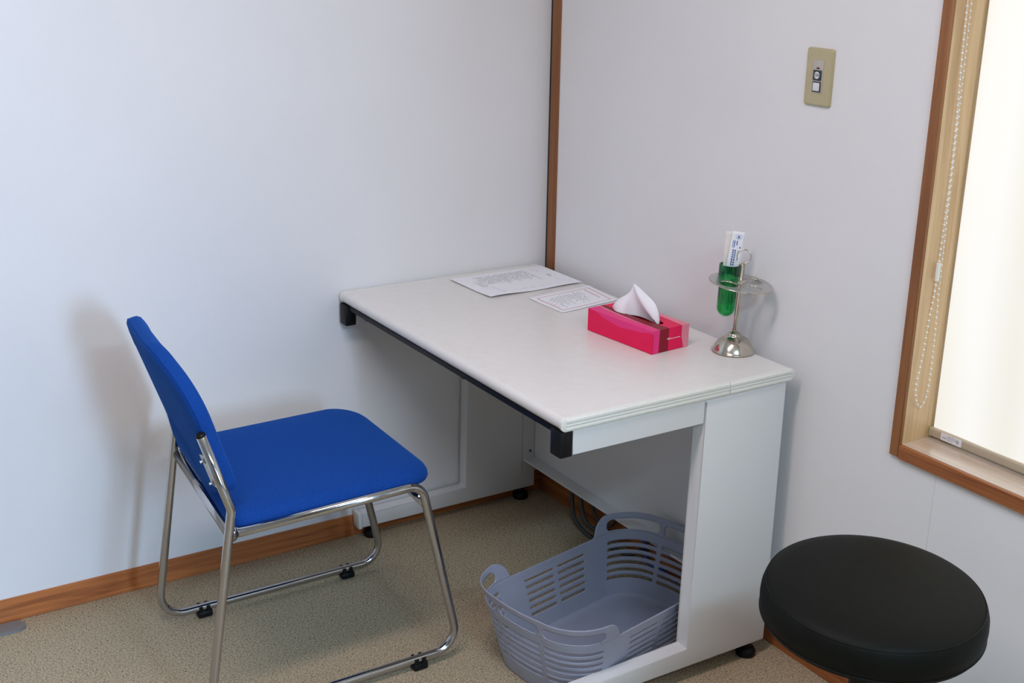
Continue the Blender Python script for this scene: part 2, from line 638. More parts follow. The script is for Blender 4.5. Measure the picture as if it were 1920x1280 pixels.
def mark(bm, y0, y1, z0, z1, x=xs, mi=0):
    quad(bm, (x, y0, z0), (x, y1, z0), (x, y1, z1), (x, y0, z1), mi)


tri = [(st0-.0035, zs0+.0045), (st0-.0075, zs0+.0045), (st0-.0055, zs0+.0085)]
for k in range(3):
    a, b = tri[k], tri[(k+1) % 3]
    tube(bm, [(xs, a[0], a[1]), (xs, b[0], b[1])], .00022, 4)
for k in range(2):
    y = st0-.0088-k*.0026
    mark(bm, y, y-.002, zs0+.0052, zs0+.0058)
    mark(bm, y, y-.002, zs0+.0066, zs0+.0072)
    mark(bm, y-.0008, y-.0013, zs0+.0046, zs0+.0082)
for row, (l0, l1) in enumerate(((.016, .034), (.016, .036), (.016, .033), (.016, .028))):
    y = st0-l0
    z = zs0+.0118-row*.0026
    while y > st0-l1:
        d = random.uniform(.001, .0025)
        mark(bm, y, y-d, z, z+.0007)
        y -= d+.0005
ring = [(xs, st0-.0405+.0034*math.cos(t), zs0+.0078+.0034*math.sin(t)) for t in [2*PI*k/24 for k in range(24)]]
tube(bm, ring, .00032, 5, closed=True)
tube(bm, [(xs, st0-.0405+.0024, zs0+.0078+.0024), (xs, st0-.0405-.0024, zs0+.0078-.0024)], .00032, 5)
for k in range(4):
    tube(bm, [(xs, st0-.0405-.0012+k*.0008, zs0+.0065), (xs, st0-.0405-.0012+k*.0008, zs0+.0088)], .00015, 4)
link('sticker_print', bm, INK, sk)
# bead chain loop in front of the jamb
bm = bmesh.new()
CX = .030
right = [(.024, 1.90), (.0293, 1.47), (.0395, .969), (.0433, .887), (.0475, .784), (.0462, .733), (.0423, .706)]
left = [(.0287, .690), (.0140, .7105), (.0092, .743), (.0166, .79), (.0236, .875), (.0304, .958), (.0323, 1.189), (.0191, 1.47), (.014, 1.90)]
CY = -1.2990
path = [Vector((x, CY, z)) for (x, z) in right+left]


def resample(pts, step):
    out = [pts[0].copy()]
    acc = 0.0
    for a, b in zip(pts[:-1], pts[1:]):
        L = (b-a).length
        t = step-acc
        while t <= L:
            out.append(a+(b-a)*(t/L))
            t += step
        acc = (acc+L) % step
    return out


dense = []
for i in range(len(path)-1):        # Catmull-Rom for a smooth hanging loop
    p0, p1, p2, p3 = path[max(i-1, 0)], path[i], path[i+1], path[min(i+2, len(path)-1)]
    for k in range(10):
        t = k/10
        dense.append(0.5*((2*p1)+(p2-p0)*t+(2*p0-5*p1+4*p2-p3)*t*t+(3*p1-p0-3*p2+p3)*t**3))
dense.append(path[-1])
tube(bm, dense, .0006, 5)
for p in resample(dense, .0118):
    t = bmesh.new()
    bmesh.ops.create_uvsphere(t, u_segments=8, v_segments=6, radius=.0024)
    merge(bm, t, 0, Matrix.Translation(p))
ch = link('bead_chain', bm, BEAD, bl, 'all')
bm = bmesh.new()
tube(bm, [(.0306, CY, .950), (.0309, CY, .985)], .0042, 12)
link('chain_joiner', bm, BEAD, ch, True)

# door frame and hall window out of the picture (daylight comes in through it)
for nm, xw, sg, a0, a1, z0, z1 in (('window_2', YH, -1, -1.15, -.15, .95, 2.42),):
    wn = bpy.data.objects.new(nm, None)
    C.objects.link(wn)
    wn.location = (a0, xw, z0)
    struct(wn)
    bm = bmesh.new()
    for (s0, s1, q0, q1) in ((a0, a0+.05, z0, z1), (a1-.05, a1, z0, z1), (a0+.05, a1-.05, z0, z0+.05), (a0+.05, a1-.05, z1-.05, z1)):
        box(bm, (s0, min(xw+sg*.04, xw-sg*.008), q0), (s1, max(xw+sg*.04, xw-sg*.008), q1), .002, 1)
    link('window_frame', bm, TRIMZ, wn)
bm = bmesh.new()
for (x0, x1, z0, z1) in ((-2.09, -2.05, 0, 2.24), (-.76, -.72, 0, 2.24), (-2.05, -.76, 2.2, 2.24)):
    box(bm, (x0, YF-.13, z0), (x1, YF+.012, z1), .002, 1)
struct(link('door_1', bm, TRIMZ))

# ------------------------------------------------------------------ desk
DX0, DX1, DY0, DY1, DH, TT = -.6347, -.0287, -1.0141, -.0030, .6947, .0281
desk = thing('desk', 'white office desk with thick rounded top pushed into the wall corner', 'desk', ((DX0+DX1)/2, (DY0+DY1)/2, 0))
prof = round_poly([(DX0+.001, DH-TT+.001), (DX1-.001, DH-TT+.001), (DX1-.001, DH-.0006), (DX0+.001, DH-.0006)], .0125, 8)
bm = bmesh.new()
extrude_profile(bm, prof, 1, DY0+.010, DY1-.010)
link('tabletop', bm, DTOP, desk, True)
prof2 = round_poly([(DX0, DH-TT), (DX1, DH-TT), (DX1, DH), (DX0, DH)], .012, 8)


def edge_trim(x0, x1, yo, yi, s):
    """plastic band on a short end; three lengthwise ridges outside"""
    bm = bmesh.new()
    poly = []
    for (x, z) in prof2:
        poly.append((min(max(x, x0), x1), z))
    clean = []
    for p in poly:
        if not clean or (abs(p[0]-clean[-1][0])+abs(p[1]-clean[-1][1])) > 1e-6:
            clean.append(p)
    if (abs(clean[0][0]-clean[-1][0])+abs(clean[0][1]-clean[-1][1])) < 1e-6:
        clean.pop()
    A = [(0.0, yi), (0.0, yo+s*.0035), (.0035, yo+s*.0022)]
    cz = (DH-DH+TT)/2
    rings = []
    cxm, czm = (x0+x1)/2, DH-TT/2
    for ins, y in A:
        ring = []
        for (x, z) in clean:
            dx = ins if x < x0+.02 else (-ins if x > x1-.02 else 0)
            fx = 1 if (x0 <= DX0+1e-6 and x < x0+.02) or (x1 >= DX1-1e-6 and x > x1-.02) else 0.0
            dz = ins*(-(z-czm)/(TT/2))
            ring.append(bm.verts.new((x+dx*fx, y, z+dz)))
        rings.append(ring)
    n = len(clean)
    for P, Q in zip(rings[:-1], rings[1:]):
        for k in range(n):
            bm.faces.new((P[k], P[(k+1) % n], Q[(k+1) % n], Q[k]))
    bm.faces.new(rings[0][::-1])
    bm.faces.new(rings[-1])
    xa = x0+(.0105 if x0 <= DX0+1e-6 else 0.0)
    xb = x1-(.0105 if x1 >= DX1-1e-6 else 0.0)
    for zc, hh in ((DH-.0068, .0075), (DH-.0145, .0042), (DH-.0220, .0068)):
        lo = (xa, min(yo, yo+s*.004), zc-hh/2)
        hi = (xb, max(yo, yo+s*.004), zc+hh/2)
        box(bm, lo, hi, .0014, 2)
    return bm


for yo, s in ((DY0, 1), (DY1, -1)):
    yi = yo+s*.0100
    for x0, x1 in ((DX0, -.2132), (-.2118, DX1)):
        link('edge_trim', edge_trim(x0, x1, yo, yi, s), DEDGE, desk, True)

PX0, PX1 = -.2755, -.0480      # post of the end panels
for (yo, s) in ((DY0+.004, 1), (DY1-.001, -1)):
    yi = yo+s*.0365
    ya, yb = min(yo, yi), max(yo, yi)
    top = DH-TT-.0005
    bm = bmesh.new()
    # C-shaped side leg: one closed outline in x-z, extruded across the thickness, edges rounded
    out = [(PX1, .036), (-.600, .036), (-.600, .078), (PX0, .078), (PX0, top), (PX1, top)]
    t = bmesh.new()
    extrude_profile(t, out, 1, ya, yb)
    bmesh.ops.bevel(t, geom=t.edges[:], offset=.005, segments=3, affect='EDGES', profile=0.5)
    merge(bm, t)
    pan = link('side_panel', bm, DESK, desk, True)
    bm = bmesh.new()
    box(bm, (-.6055, ya, .6150), (PX0-.0008, yb, top), .0012, 1)
    arm = link('top_arm', bm, DESK, desk, True)
    bm = bmesh.new()
    box(bm, (-.6345, ya-.0002, .6120), (-.6056, yb+.0002, top+.0002), .003, 2)
    link('arm_end_cap', bm, BLACK, arm, True)
    bm = bmesh.new()
    box(bm, (-.612, ya-.0003, .034), (-.6002, yb+.0003, .0800), .003, 2)
    link('foot_cap', bm, DEDGE, pan, True)
    for gx in (-.565, -.085):
        bm = bmesh.new()
        lathe(bm, [(0, 0), (.021, 0), (.0225, .003), (.0225, .012), (.017, .020), (.011, .022), (.011, .0365), (0, .0365)], (gx, (ya+yb)/2, 0.0), n=28)
        link('glide', bm, BLACK, pan, True)
    # seam of the service cover on the inner face
    bm = bmesh.new()
    box(bm, (-.0935, yi-.0003 if s > 0 else yi-.0004, .085), (-.0925, yi+.0004 if s > 0 else yi+.0003, .60))
    link('cover_seam', bm, INK, pan)
for z in (.150, .20):
    bm = bmesh.new()
    lathe(bm, [(0, 0), (.0042, 0), (.0042, .0015), (.002, .0022), (0, .0022)], (-.066, DY1-.0375, z), axis=(0, -1, 0), n=14)
    link('screw', bm, RUST if z < .18 else DESK, desk, True)
bm = bmesh.new()
yA, yB = DY0+.0408, DY1-.0378
box(bm, (-.0510, yA, .1290), (-.0480, yB, .6640))
box(bm, (-.0860, yA, .1260), (-.0480, yB, .1290))
box(bm, (-.0875, yA, .1230), (-.0860, yB, .1290))
link('back_panel', bm, DESK, desk)
bm = bmesh.new()
box(bm, (-.6270, yA+.0003, DH-TT-.0125), (-.6120, yB-.0003, DH-TT-.0003), .001, 1)
link('front_rail', bm, BLACK, desk, True)
for yc in (-.115, -.595):
    bm = bmesh.new()
    t = bmesh.new()
    extrude_profile(t, [(yc+.045, .6545), (yc+.0, .6545), (yc-.010, .6475), (yc-.018, .6480), (yc-.018, .6545)], 0, -.6200, -.6130)
    merge(bm, t)
    link('rail_clip', bm, BLACK, desk)
for y0, y1 in ((yA, yA+.03), (yB-.03, yB)):
    bm = bmesh.new()
    box(bm, (-.6115, y0, DH-TT-.018), (-.0515, y1, DH-TT-.0006))
    link('underside_bearer', bm, DESK, desk)

# ------------------------------------------------------------------ papers on the desk
HZ = DH


def sheet(name, corners, lift, label, cat, nx=24, ny=18):
    """slightly wavy paper sheet; corners in order A,B,C,D"""
    A, B, Cc, D = [Vector((*c, 0)) for c in corners]
    bm = bmesh.new()
    top = []

    def P(a, b):
        p = (A*(1-a)+B*a)*(1-b)+(D*(1-a)+Cc*a)*b
        p.z = HZ+.0006+lift(a, b)
        return p
    for k in (0, 1):
        g = [[bm.verts.new(P(i/nx, j/ny)-Vector((0, 0, .00025*k))) for j in range(ny+1)] for i in range(nx+1)]
        top.append(g)
        for i in range(nx):
            for j in range(ny):
                q = (g[i][j], g[i+1][j], g[i+1][j+1], g[i][j+1])
                bm.faces.new(q if k == 0 else q[::-1])
    a, b = top
    for i in range(nx):
        bm.faces.new((a[i][0], b[i][0], b[i+1][0], a[i+1][0]))
        bm.faces.new((a[i][ny], a[i+1][ny], b[i+1][ny], b[i][ny]))
    for j in range(ny):
        bm.faces.new((a[0][j], a[0][j+1], b[0][j+1], b[0][j]))
        bm.faces.new((a[nx][j], b[nx][j], b[nx][j+1], a[nx][j+1]))
    o = link(name, bm, PAPER, smooth=True)
    tag(o, label, cat)
    return o, P


def dash(bm, P, a0, b0, a1, b1, wd, mi=0):
    """printed stroke on a sheet from (a0,b0) to (a1,b1)"""
    n = 3
    da, db = a1-a0, b1-b0
    L = math.hypot(da, db)
    na, nb = -db/L*wd, da/L*wd
    up = Vector((0, 0, .00035))
    prev = None
    for k in range(n+1):
        a, b = a0+da*k/n, b0+db*k/n
        v = (bm.verts.new(P(a-na, b-nb)+up), bm.verts.new(P(a+na, b+nb)+up))
        if prev:
            bm.faces.new((prev[0], v[0], v[1], prev[1])).material_index = mi
        prev = v


def lift1(a, b):
    return .0035*max(0, 1-a*4)*(1-b)*.7 + .003*max(0, b-.72)/.28*(.5+.5*math.sin(a*9+1)) + .0012*(1+math.sin(a*7))*b


# a runs to the right along the sheet (x+), b runs toward the desk's near end (y-)
p1, P1 = sheet('paper_sheet', [(-.3330, -.0370), (-.0365, -.0270), (-.0400, -.2330), (-.3270, -.2400)], lift1,
               'larger white printed sheet with columns of small text at desk back corner', 'paper')
bm = bmesh.new()
rnd = random.Random(3)
for k in range(26):                       # vertical columns of small print
    a = .13+k*.0245
    b = .10+rnd.uniform(0, .02)
    e = rnd.uniform(.38, .55)
    if k in (0, 1, 2):
        b, e = .30, rnd.uniform(.5, .62)
    while b < e:
        L = rnd.uniform(.012, .03)
        if rnd.random() < .85:
            dash(bm, P1, a, b, a, b+L, rnd.uniform(.0016, .0038))
        b += L+.008
for k in range(6):
    a = .21+k*.095
    b = .84
    for j in range(3):
        dash(bm, P1, a+.02*j, b+rnd.uniform(0, .02), a+.02*j, b+.03, .0016)
dash(bm, P1, .20, .58, .20, .90, .0011)
link('print', bm, INK, p1)
bm = bmesh.new()
dash(bm, P1, .87, .42, .87, .54, .003)
dash(bm, P1, .89, .42, .89, .50, .002)
link('print', bm, INK, p1)
for (a, b0, b1) in ((.83, .10, .20), (.86, .16, .26), (.88, .60, .72), (.62, .16, .42)):
    bm = bmesh.new()
    dash(bm, P1, a, b0, a, b1, .0012)
    link('red_print', bm, REDINK, p1)


def lift2(a, b):
    return .0012*max(0, .3-b)*3*(1+math.sin(a*6)) + .0008*a


p2, P2 = sheet('paper_sheet', [(-.2440, -.2900), (-.0420, -.2660), (-.0560, -.4100), (-.2390, -.4330)], lift2,
               'smaller white notice with red border lying next to the pink tissue box', 'paper')
bm = bmesh.new()
for (a0, b0, a1, b1) in ((.08, .10, .93, .10), (.93, .10, .93, .90), (.93, .90, .08, .90), (.08, .90, .08, .10)):
    dash(bm, P2, a0, b0, a1, b1, .0055)
for k in range(10):
    dash(bm, P2, .84, .16+k*.055, .84, .16+k*.055+.040, .009)
for k in range(4):
    dash(bm, P2, .12, .36+k*.10, .12, .40+k*.10, .005)
for k in range(4):
    dash(bm, P2, .72, .20+k*.06, .72, .235+k*.06, .004)
link('red_print', bm, REDINK, p2)
bm = bmesh.new()
for k in range(11):
    a = .20+k*.048
    b = .18+rnd.uniform(0, .06)
    e = rnd.uniform(.55, .80)
    while b < e:
        L = rnd.uniform(.02, .05)
        if rnd.random() < .86:
            dash(bm, P2, a, b, a, b+L, rnd.uniform(.003, .0055))
        b += L+.014
link('print', bm, INK, p2)

# ------------------------------------------------------------------ tissue box
TA = Vector((-.2645, -.5735, HZ))
TB = Vector((-.2455, -.7907, HZ))
tu = (TB-TA)
TL = tu.length
tu.normalize()
tv = Vector((-tu.y, tu.x, 0))
TW, TH = .111, .0525
tb = thing('tissue_box', 'pink and crimson cardboard tissue box with white tissue sticking out', 'tissue box', TA+tu*TL/2+tv*TW/2)


def tpos(a, b, h):
    return TA+tu*(a*TL)+tv*(b*TW)+Vector((0, 0, h+.0004))


def piece(tab, x):
    for (x0, y0), (x1, y1) in zip(tab[:-1], tab[1:]):
        if x <= x1:
            t = (x-x0)/(x1-x0)
            return y0+(y1-y0)*t*t*(3-2*t)
    return tab[-1][1]


# printed pattern of the carton: 0 crimson, 1 pink, 2 dark red, 3 pale pink; each strip is cut exactly at the band edges


def slot_half(a):
    q = 1-abs((a-.525)/.335)**2.8
    return .13*q**(1/2.4) if q > 0 else 0.0


def bands(face, t):
    """-> [(end, colour)] across the face for position t along it; colour None is the opening"""
    if face == 'side':                    # t runs along the length, bands go up
        w_ = piece([(0, .995), (.10, .98), (.27, .80), (.48, .665), (.75, .755), (.985, .89), (1, .89)], t)
        return [(w_, 0), (1, 1)]
    if face == 'end':                     # t runs up, bands go across the width
        return [(.032 if t < .85 else .001, 0), (.175+.02*t, 1), (.44, 2), (.80+.10*max(0, .45-t)**.7, 0), (1, 3)]
    if face == 'back':
        return [(.5, 3), (1, 0)]
    b1 = .195+.141*(1-t)**2.3
    ln = .055*(1-t)**.7*min(1, t*8+.4) if t < .9 else .0005
    p3 = .80+.06*math.sin(PI*min(1, (1-t)*1.2))
    hw_ = slot_half(t)
    if hw_ > .002:
        return [(b1-ln, 1), (b1, 3), (.52-hw_, 2), (.52+hw_, None), (max(p3, .521+hw_), 0), (1, 3)]
    return [(b1-ln, 1), (b1, 3), (.44, 2), (p3, 0), (1, 3)]


bm = bmesh.new()


def strips(face, ts, fn):
    for ta, tb_ in zip(ts[:-1], ts[1:]):
        tm = (ta+tb_)/2
        n_ = len(bands(face, tm))
        A_, B_ = bands(face, ta+1e-5), bands(face, tb_-1e-5)
        M_ = bands(face, tm)
        if len(A_) != n_:
            A_ = M_
        if len(B_) != n_:
            B_ = M_
        pa = pb = 0.0
        for (ea, col), (eb, _) in zip(A_, B_):
            if col is not None and (ea-pa > 1e-5 or eb-pb > 1e-5):
                bm.faces.new([bm.verts.new(p) for p in (fn(ta, pa), fn(tb_, pb), fn(tb_, eb), fn(ta, ea))]).material_index = col
            pa, pb = ea, eb


TS = [k/90 for k in range(91)]
TT_ = sorted(set(TS+[.191, .1915, .193, .196, .205, .845, .854, .857, .8585, .859]))
strips('side', TS, lambda t, b: tpos(t, 0, b*TH))
strips('end', [k/24 for k in range(25)], lambda t, b: tpos(1, b, t*TH))
strips('end', [0, .5, 1], lambda t, b: tpos(0, b, t*TH))
strips('back', [0, .5, 1], lambda t, b: tpos(t, 1, b*TH))
strips('top', TT_, lambda t, b: tpos(t, b, TH))
bm.faces.new([bm.verts.new(tpos(*p)) for p in ((0, 0, 0), (0, 1, 0), (1, 1, 0), (1, 0, 0))])
bmesh.ops.remove_doubles(bm, verts=bm.verts[:], dist=2e-6)
CR = mat('carton_crimson', (0.82, 0.004, 0.085), 0.5, noise=0.03, scale=30, spec=0.3)
PK = mat('carton_pink', (0.82, 0.035, 0.21), 0.5, noise=0.03, scale=30, spec=0.3)
DR = mat('carton_dark_red', (0.25, 0.004, 0.018), 0.5, noise=0.03, scale=30, spec=0.3)
PP = mat('carton_pale_pink', (0.80, 0.25, 0.32), 0.5, noise=0.03, scale=30, spec=0.3)
carton = link('carton', bm, [CR, PK, DR, PP], tb)
bm = bmesh.new()                           # small white line of print on the near end
rr = random.Random(5)
bpos = .40
while bpos < .76:
    L = rr.uniform(.006, .014)
    hgt = rr.uniform(.0012, .0022) if bpos > .47 else .0034
    o_ = tu*.0004
    z0 = TH*.50
    ps = [tpos(1, bpos, z0)+o_, tpos(1, bpos+L, z0)+o_, tpos(1, bpos+L, z0+hgt)+o_, tpos(1, bpos, z0+hgt)+o_]
    bm.faces.new([bm.verts.new(p) for p in ps])
    bpos += L+.004
link('print', bm, WHITEINK, carton)
# the pulled-up tissue: folded sheet rising out of the slot
PK_ = (.406, .50, .0725)
inner_e = [PK_, (.47, .43, .054), (.57, .405, .037), (.67, .40, .021), (.74, .43, .010)]
cols = [[(.150, .42, .001), (.150, .40, .004), (.155, .42, .007)],
        [(.215, .33, .001), (.200, .33, .014), (.195, .46, .024)],
        [(.295, .27, .001), (.285, .30, .022), (.280, .48, .036)],
        [(.360, .29, .001), (.360, .36, .026), (.365, .50, .048)],
        [(.385, .42, -.004), (.385, .46, .030), (.385, .52, .062)],
        [(.450, .57, -.006), (.430, .57, .035), PK_],
        [(.530, .59, -.006), (.500, .54, .024), inner_e[1]],
        [(.620, .58, -.006), (.590, .52, .016), inner_e[2]],
        [(.700, .55, -.006), (.680, .50, .008), inner_e[3]],
        [(.760, .52, -.006), (.750, .48, .002), inner_e[4]]]
outer_e = [PK_, (.455, .56, .0655), (.577, .57, .0533), (.665, .575, .0450), (.736, .57, .0360)]
bm = bmesh.new()


def vgrid(rows):
    g = [[bm.verts.new(tpos(a, b, TH+h)) for (a, b, h) in row] for row in rows]
    for p, q in zip(g[:-1], g[1:]):
        for k in range(len(p)-1):
            bm.faces.new((p[k], q[k], q[k+1], p[k+1]))


vgrid(cols)
rows = []
for (i_, o_) in list(zip(inner_e, outer_e))[1:]+[((.78, .47, .001), (.790, .57, .012)), ((.79, .50, -.006), (.795, .57, -.006))]:
    mid = tuple((p+q)/2+d for p, q, d in zip(i_, o_, (.012, -.02, .002)))
    rows.append([i_, mid, o_])
rows = [[PK_, (.412, .503, .0712), (.418, .52, .0705)]]+rows
vgrid(rows)
bmesh.ops.remove_doubles(bm, verts=bm.verts[:], dist=1e-5)
ts = link('tissue', bm, TISSUE, tb, 'all')
so = ts.modifiers.new('thick', 'SOLIDIFY')
so.thickness = .0005
sb_ = ts.modifiers.new('soft', 'SUBSURF')
sb_.levels = 2
sb_.render_levels = 3

# ------------------------------------------------------------------ nickel stand with the green tube
SB = Vector((-.0680, -.8570, HZ))
stand = thing('test_tube_stand', 'nickel stand with round holed plate and ring handle on desk by wall', 'stand', SB)
rt = Vector((R.x, R.y, 0)).normalized()
toward = Vector((-.5348, -.845, 0)).normalized()
AX = Vector((-.020, -.090, 1)).normalized()       # the rod leans a little
bm = bmesh.new()
lathe(bm, [(0, .0008), (.044, .0008), (.0485, .0010), (.0488, .0030), (.0475, .0042), (.0465, .0048), (.0455, .0066), (.0432, .0115), (.0395, .0180), (.0350, .0240), (.0295, .0292), (.0230, .0330), (.0180, .0350),
           (.0160, .0362), (.0157, .0380), (.0150, .0405), (.0125, .0428), (.0080, .0446), (.0062, .0470), (0, .0470)], SB, n=56)
link('base', bm, NICKEL, stand, 'all')
rod0 = SB+Vector((0, 0, .047))
bm = bmesh.new()
lathe(bm, [(0, 0), (.0062, 0), (.0062, .003), (.0050, .006), (.0048, .152), (.0055, .153), (.0055, .158), (.003, .160), (0, .160)], rod0, AX, 20)
link('rod', bm, NICKEL, stand, True)
DC = rod0+AX*.1120
DN = (Vector((0, 0, 1))+rt*.112+toward*.050).normalized()
e1 = (rt-DN*rt.dot(DN)).normalized()
e2 = DN.cross(e1)
DR_, HRAD, HR = .0690, .0375, .0210
angs = [math.radians(d) for d in (125, 35, 215, -55)]
holes = [(HRAD*math.cos(a), HRAD*math.sin(a)) for a in angs]
bm = bmesh.new()


def disc_loops(h):
    loops = [[bm.verts.new(DC+e1*DR_*math.cos(2*PI*k/72)+e2*DR_*math.sin(2*PI*k/72)+DN*h) for k in range(72)]]
    for hx, hy in holes:
        loops.append([bm.verts.new(DC+e1*(hx+HR*math.cos(2*PI*k/40))+e2*(hy+HR*math.sin(2*PI*k/40))+DN*h) for k in range(40)])
    return loops


LT, LB = disc_loops(.0011), disc_loops(-.0011)
for loops in (LT, LB):
    es = []
    for lp in loops:
        for k in range(len(lp)):
            es.append(bm.edges.new((lp[k], lp[(k+1) % len(lp)])))
    bmesh.ops.triangle_fill(bm, edges=es, use_beauty=True, normal=DN)
for la, lb in zip(LT, LB):
    n = len(la)
    for k in range(n):
        bm.faces.new((la[k], la[(k+1) % n], lb[(k+1) % n], lb[k]))
link('holed_plate', bm, PLATEM, stand, True)
for (cx_, cy_, rr_, nm) in [(hx_, hy_, HR, 'hole_rim') for hx_, hy_ in holes]+[(0, 0, DR_, 'plate_rim')]:
    bm = bmesh.new()
    tube(bm, [DC+e1*(cx_+rr_*math.cos(2*PI*k/60))+e2*(cy_+rr_*math.sin(2*PI*k/60)) for k in range(60)], .0015, 8, closed=True)
    link(nm, bm, NICKEL, stand, 'all')
bm = bmesh.new()
lathe(bm, [(.0046, -.001), (.0098, .0012), (.0098, .0035), (.0070, .0060), (.0046, .0080)], DC, AX, 24, close=True)
link('collar', bm, NICKEL, stand, True)
RC = rod0+AX*.1735
view = (cam_pos-RC).normalized()
q1 = (rt-view*rt.dot(view)).normalized()
q2 = view.cross(q1)
bm = bmesh.new()
tube(bm, [RC+(q1*math.cos(2*PI*k/40)+q2*math.sin(2*PI*k/40))*.0150 for k in range(40)], .00125, 10, closed=True)
link('ring_handle', bm, NICKEL, stand, 'all')

hx, hy = holes[0]
TC = DC+e1*hx+e2*hy
TAX = (Vector((0, 0, 1))+rt*.03).normalized()
tt = thing('specimen_tube', 'green plastic tube hanging in a hole of the nickel stand', 'tube', TC-TAX*.088)
bm = bmesh.new()
rim_h, body = .0305, -.068
outer = []
for k in range(13):
    t = PI/2*k/12
    outer.append((.0203*math.sin(t), body-.0203*math.cos(t)))
outer += [(.0206, -.004), (.0206, .0015), (.0232, .003), (.0236, .006), (.0236, rim_h-.001), (.0230, rim_h)]
inner = [(.0218, rim_h), (.0216, .004), (.0188, .001), (.0186, body)]
for k in range(1, 13):
    t = PI/2*(1-k/12)
    inner.append((.0186*math.sin(t), body-.0186*math.cos(t)))
lathe(bm, outer+inner, TC, TAX, 40)
link('tube_wall', bm, GLASSGREEN, tt, 'all')
bm = bmesh.new()                           # faint dark printing on the tube's lower part
face = (toward - TAX*toward.dot(TAX)).normalized()
side = TAX.cross(face)
for k, (off, z0, z1) in enumerate(((.000, -.034, -.052), (.0035, -.038, -.053), (.007, -.036, -.050))):
    z = z0
    while z > z1:
        d = rr.uniform(.0015, .004)
        a = off/.0208+.25
        pc = lambda ang, zz: TC+TAX*zz+(face*math.cos(ang)+side*math.sin(ang))*.0209
        ps = [pc(a, z), pc(a+.07, z), pc(a+.07, z-d), pc(a, z-d)]
        bm.faces.new([bm.verts.new(p) for p in ps])
        z -= d+.0012
link('print', bm, DARKGREEN, tt)

# two wrapped swabs standing in the tube


def packet(name, label, base, up, across, width, length, m, thick=.0012):
    up = up.normalized()
    across = (across-up*across.dot(up)).normalized()
    nn = across.cross(up)
    if nn.dot(cam_pos-base) < 0:
        nn = -nn
    bm = bmesh.new()
    n = 14
    ra, rb = [], []
    for k in range(n+1):
        s = -1+2*k/n
        bul = thick*(1-s*s)**.8
        row = []
        for hh in (0, .004, length-.006, length):
            bb = bul if hh in (.004, length-.006) else .0001
            p = base+up*hh+across*(s*width/2)
            row.append((p+nn*(bb+.0001), p-nn*(bb+.0001)))
        ra.append([bm.verts.new(q[0]) for q in row])
        rb.append([bm.verts.new(q[1]) for q in row])
    for k in range(n):
        for j in range(3):
            bm.faces.new((ra[k][j], ra[k+1][j], ra[k+1][j+1], ra[k][j+1]))
            bm.faces.new((rb[k][j], rb[k][j+1], rb[k+1][j+1], rb[k+1][j]))
        bm.faces.new((ra[k][3], ra[k+1][3], rb[k+1][3], rb[k][3]))
        bm.faces.new((ra[k][0], rb[k][0], rb[k+1][0], ra[k+1][0]))
    for rx in (0, n):
        for j in range(3):
            bm.faces.new((ra[rx][j], ra[rx][j+1], rb[rx][j+1], rb[rx][j]))
    t = thing(name, label, 'packet', base, 'wrapped swabs in the green tube')
    wp = link('wrapper', bm, m, t, 'all')
    return t, wp, base, up, across, nn


t1, w1, b1_, up1, ac1, n1 = packet('swab_packet', 'white paper swab packet with blue print, front one in the green tube',
                                  TC+TAX*(-.060)-rt*.0025+toward*.0065, Vector((0, 0, 1))+rt*.108, rt+toward*.15, .0270, .166, PAPER)
t2, w2, b2_, up2, ac2, n2 = packet('swab_packet', 'plain cream swab packet behind the blue printed one in green tube',
                                  TC+TAX*(-.060)-rt*.0050-toward*.0045, Vector((0, 0, 1))+rt*.012, rt+toward*.2, .0170, .163, STICKP)


def on_packet(s, h):
    return b1_+up1*(h+.020)+ac1*s*1.25+n1*(.0017)


bm = bmesh.new()


def pq(s0, s1, h0, h1):
    bm.faces.new([bm.verts.new(on_packet(*p)) for p in ((s0, h0), (s1, h0), (s1, h1), (s0, h1))])


ringp = [on_packet(.0015+.0052*math.cos(2*PI*k/28), .135+.0052*math.sin(2*PI*k/28)) for k in range(28)]
tube(bm, ringp, .00022, 4, closed=True)
bm.faces.new([bm.verts.new(on_packet(*p)) for p in ((-.0012, .1335), (.0042, .1335), (.0028, .1362), (.0015, .1378), (.0002, .1362))])
pq(-.0005, .0038, .1315, .1325)
hh = .126
while hh > .111:
    d = rr.uniform(.0012, .003)
    pq(-.0045, -.0028, hh-d, hh)
    pq(-.0070, -.0058, hh-d*.9, hh)
    pq(-.0006, .0014, hh-d, hh) if hh > .117 else None
    hh -= d+.0007
pq(.0055, .0078, .110, .113)
hh = .106
while hh > .070:
    d = rr.uniform(.003, .005)
    pq(-.0050, -.0030, hh-d, hh)
    pq(-.0010, .0008, hh-d, hh)
    pq(-.0050, .0008, hh-d, hh-d+.0012)
    hh -= d+.0016
pq(.0042, .0048, .080, .106)
link('print', bm, BLUEINK, w1)

# ------------------------------------------------------------------ blue chair on a chrome sled frame
YF_, YN_ = -.201, -.661
chair = thing('sled_chair', 'blue fabric chair on a chrome tubular sled frame facing the desk', 'chair', (-.94, -.43, 0))


def shx(y):
    """the far side of the frame stands a little further forward than the near side"""
    return .036*(y-YN_)/(YF_-YN_)


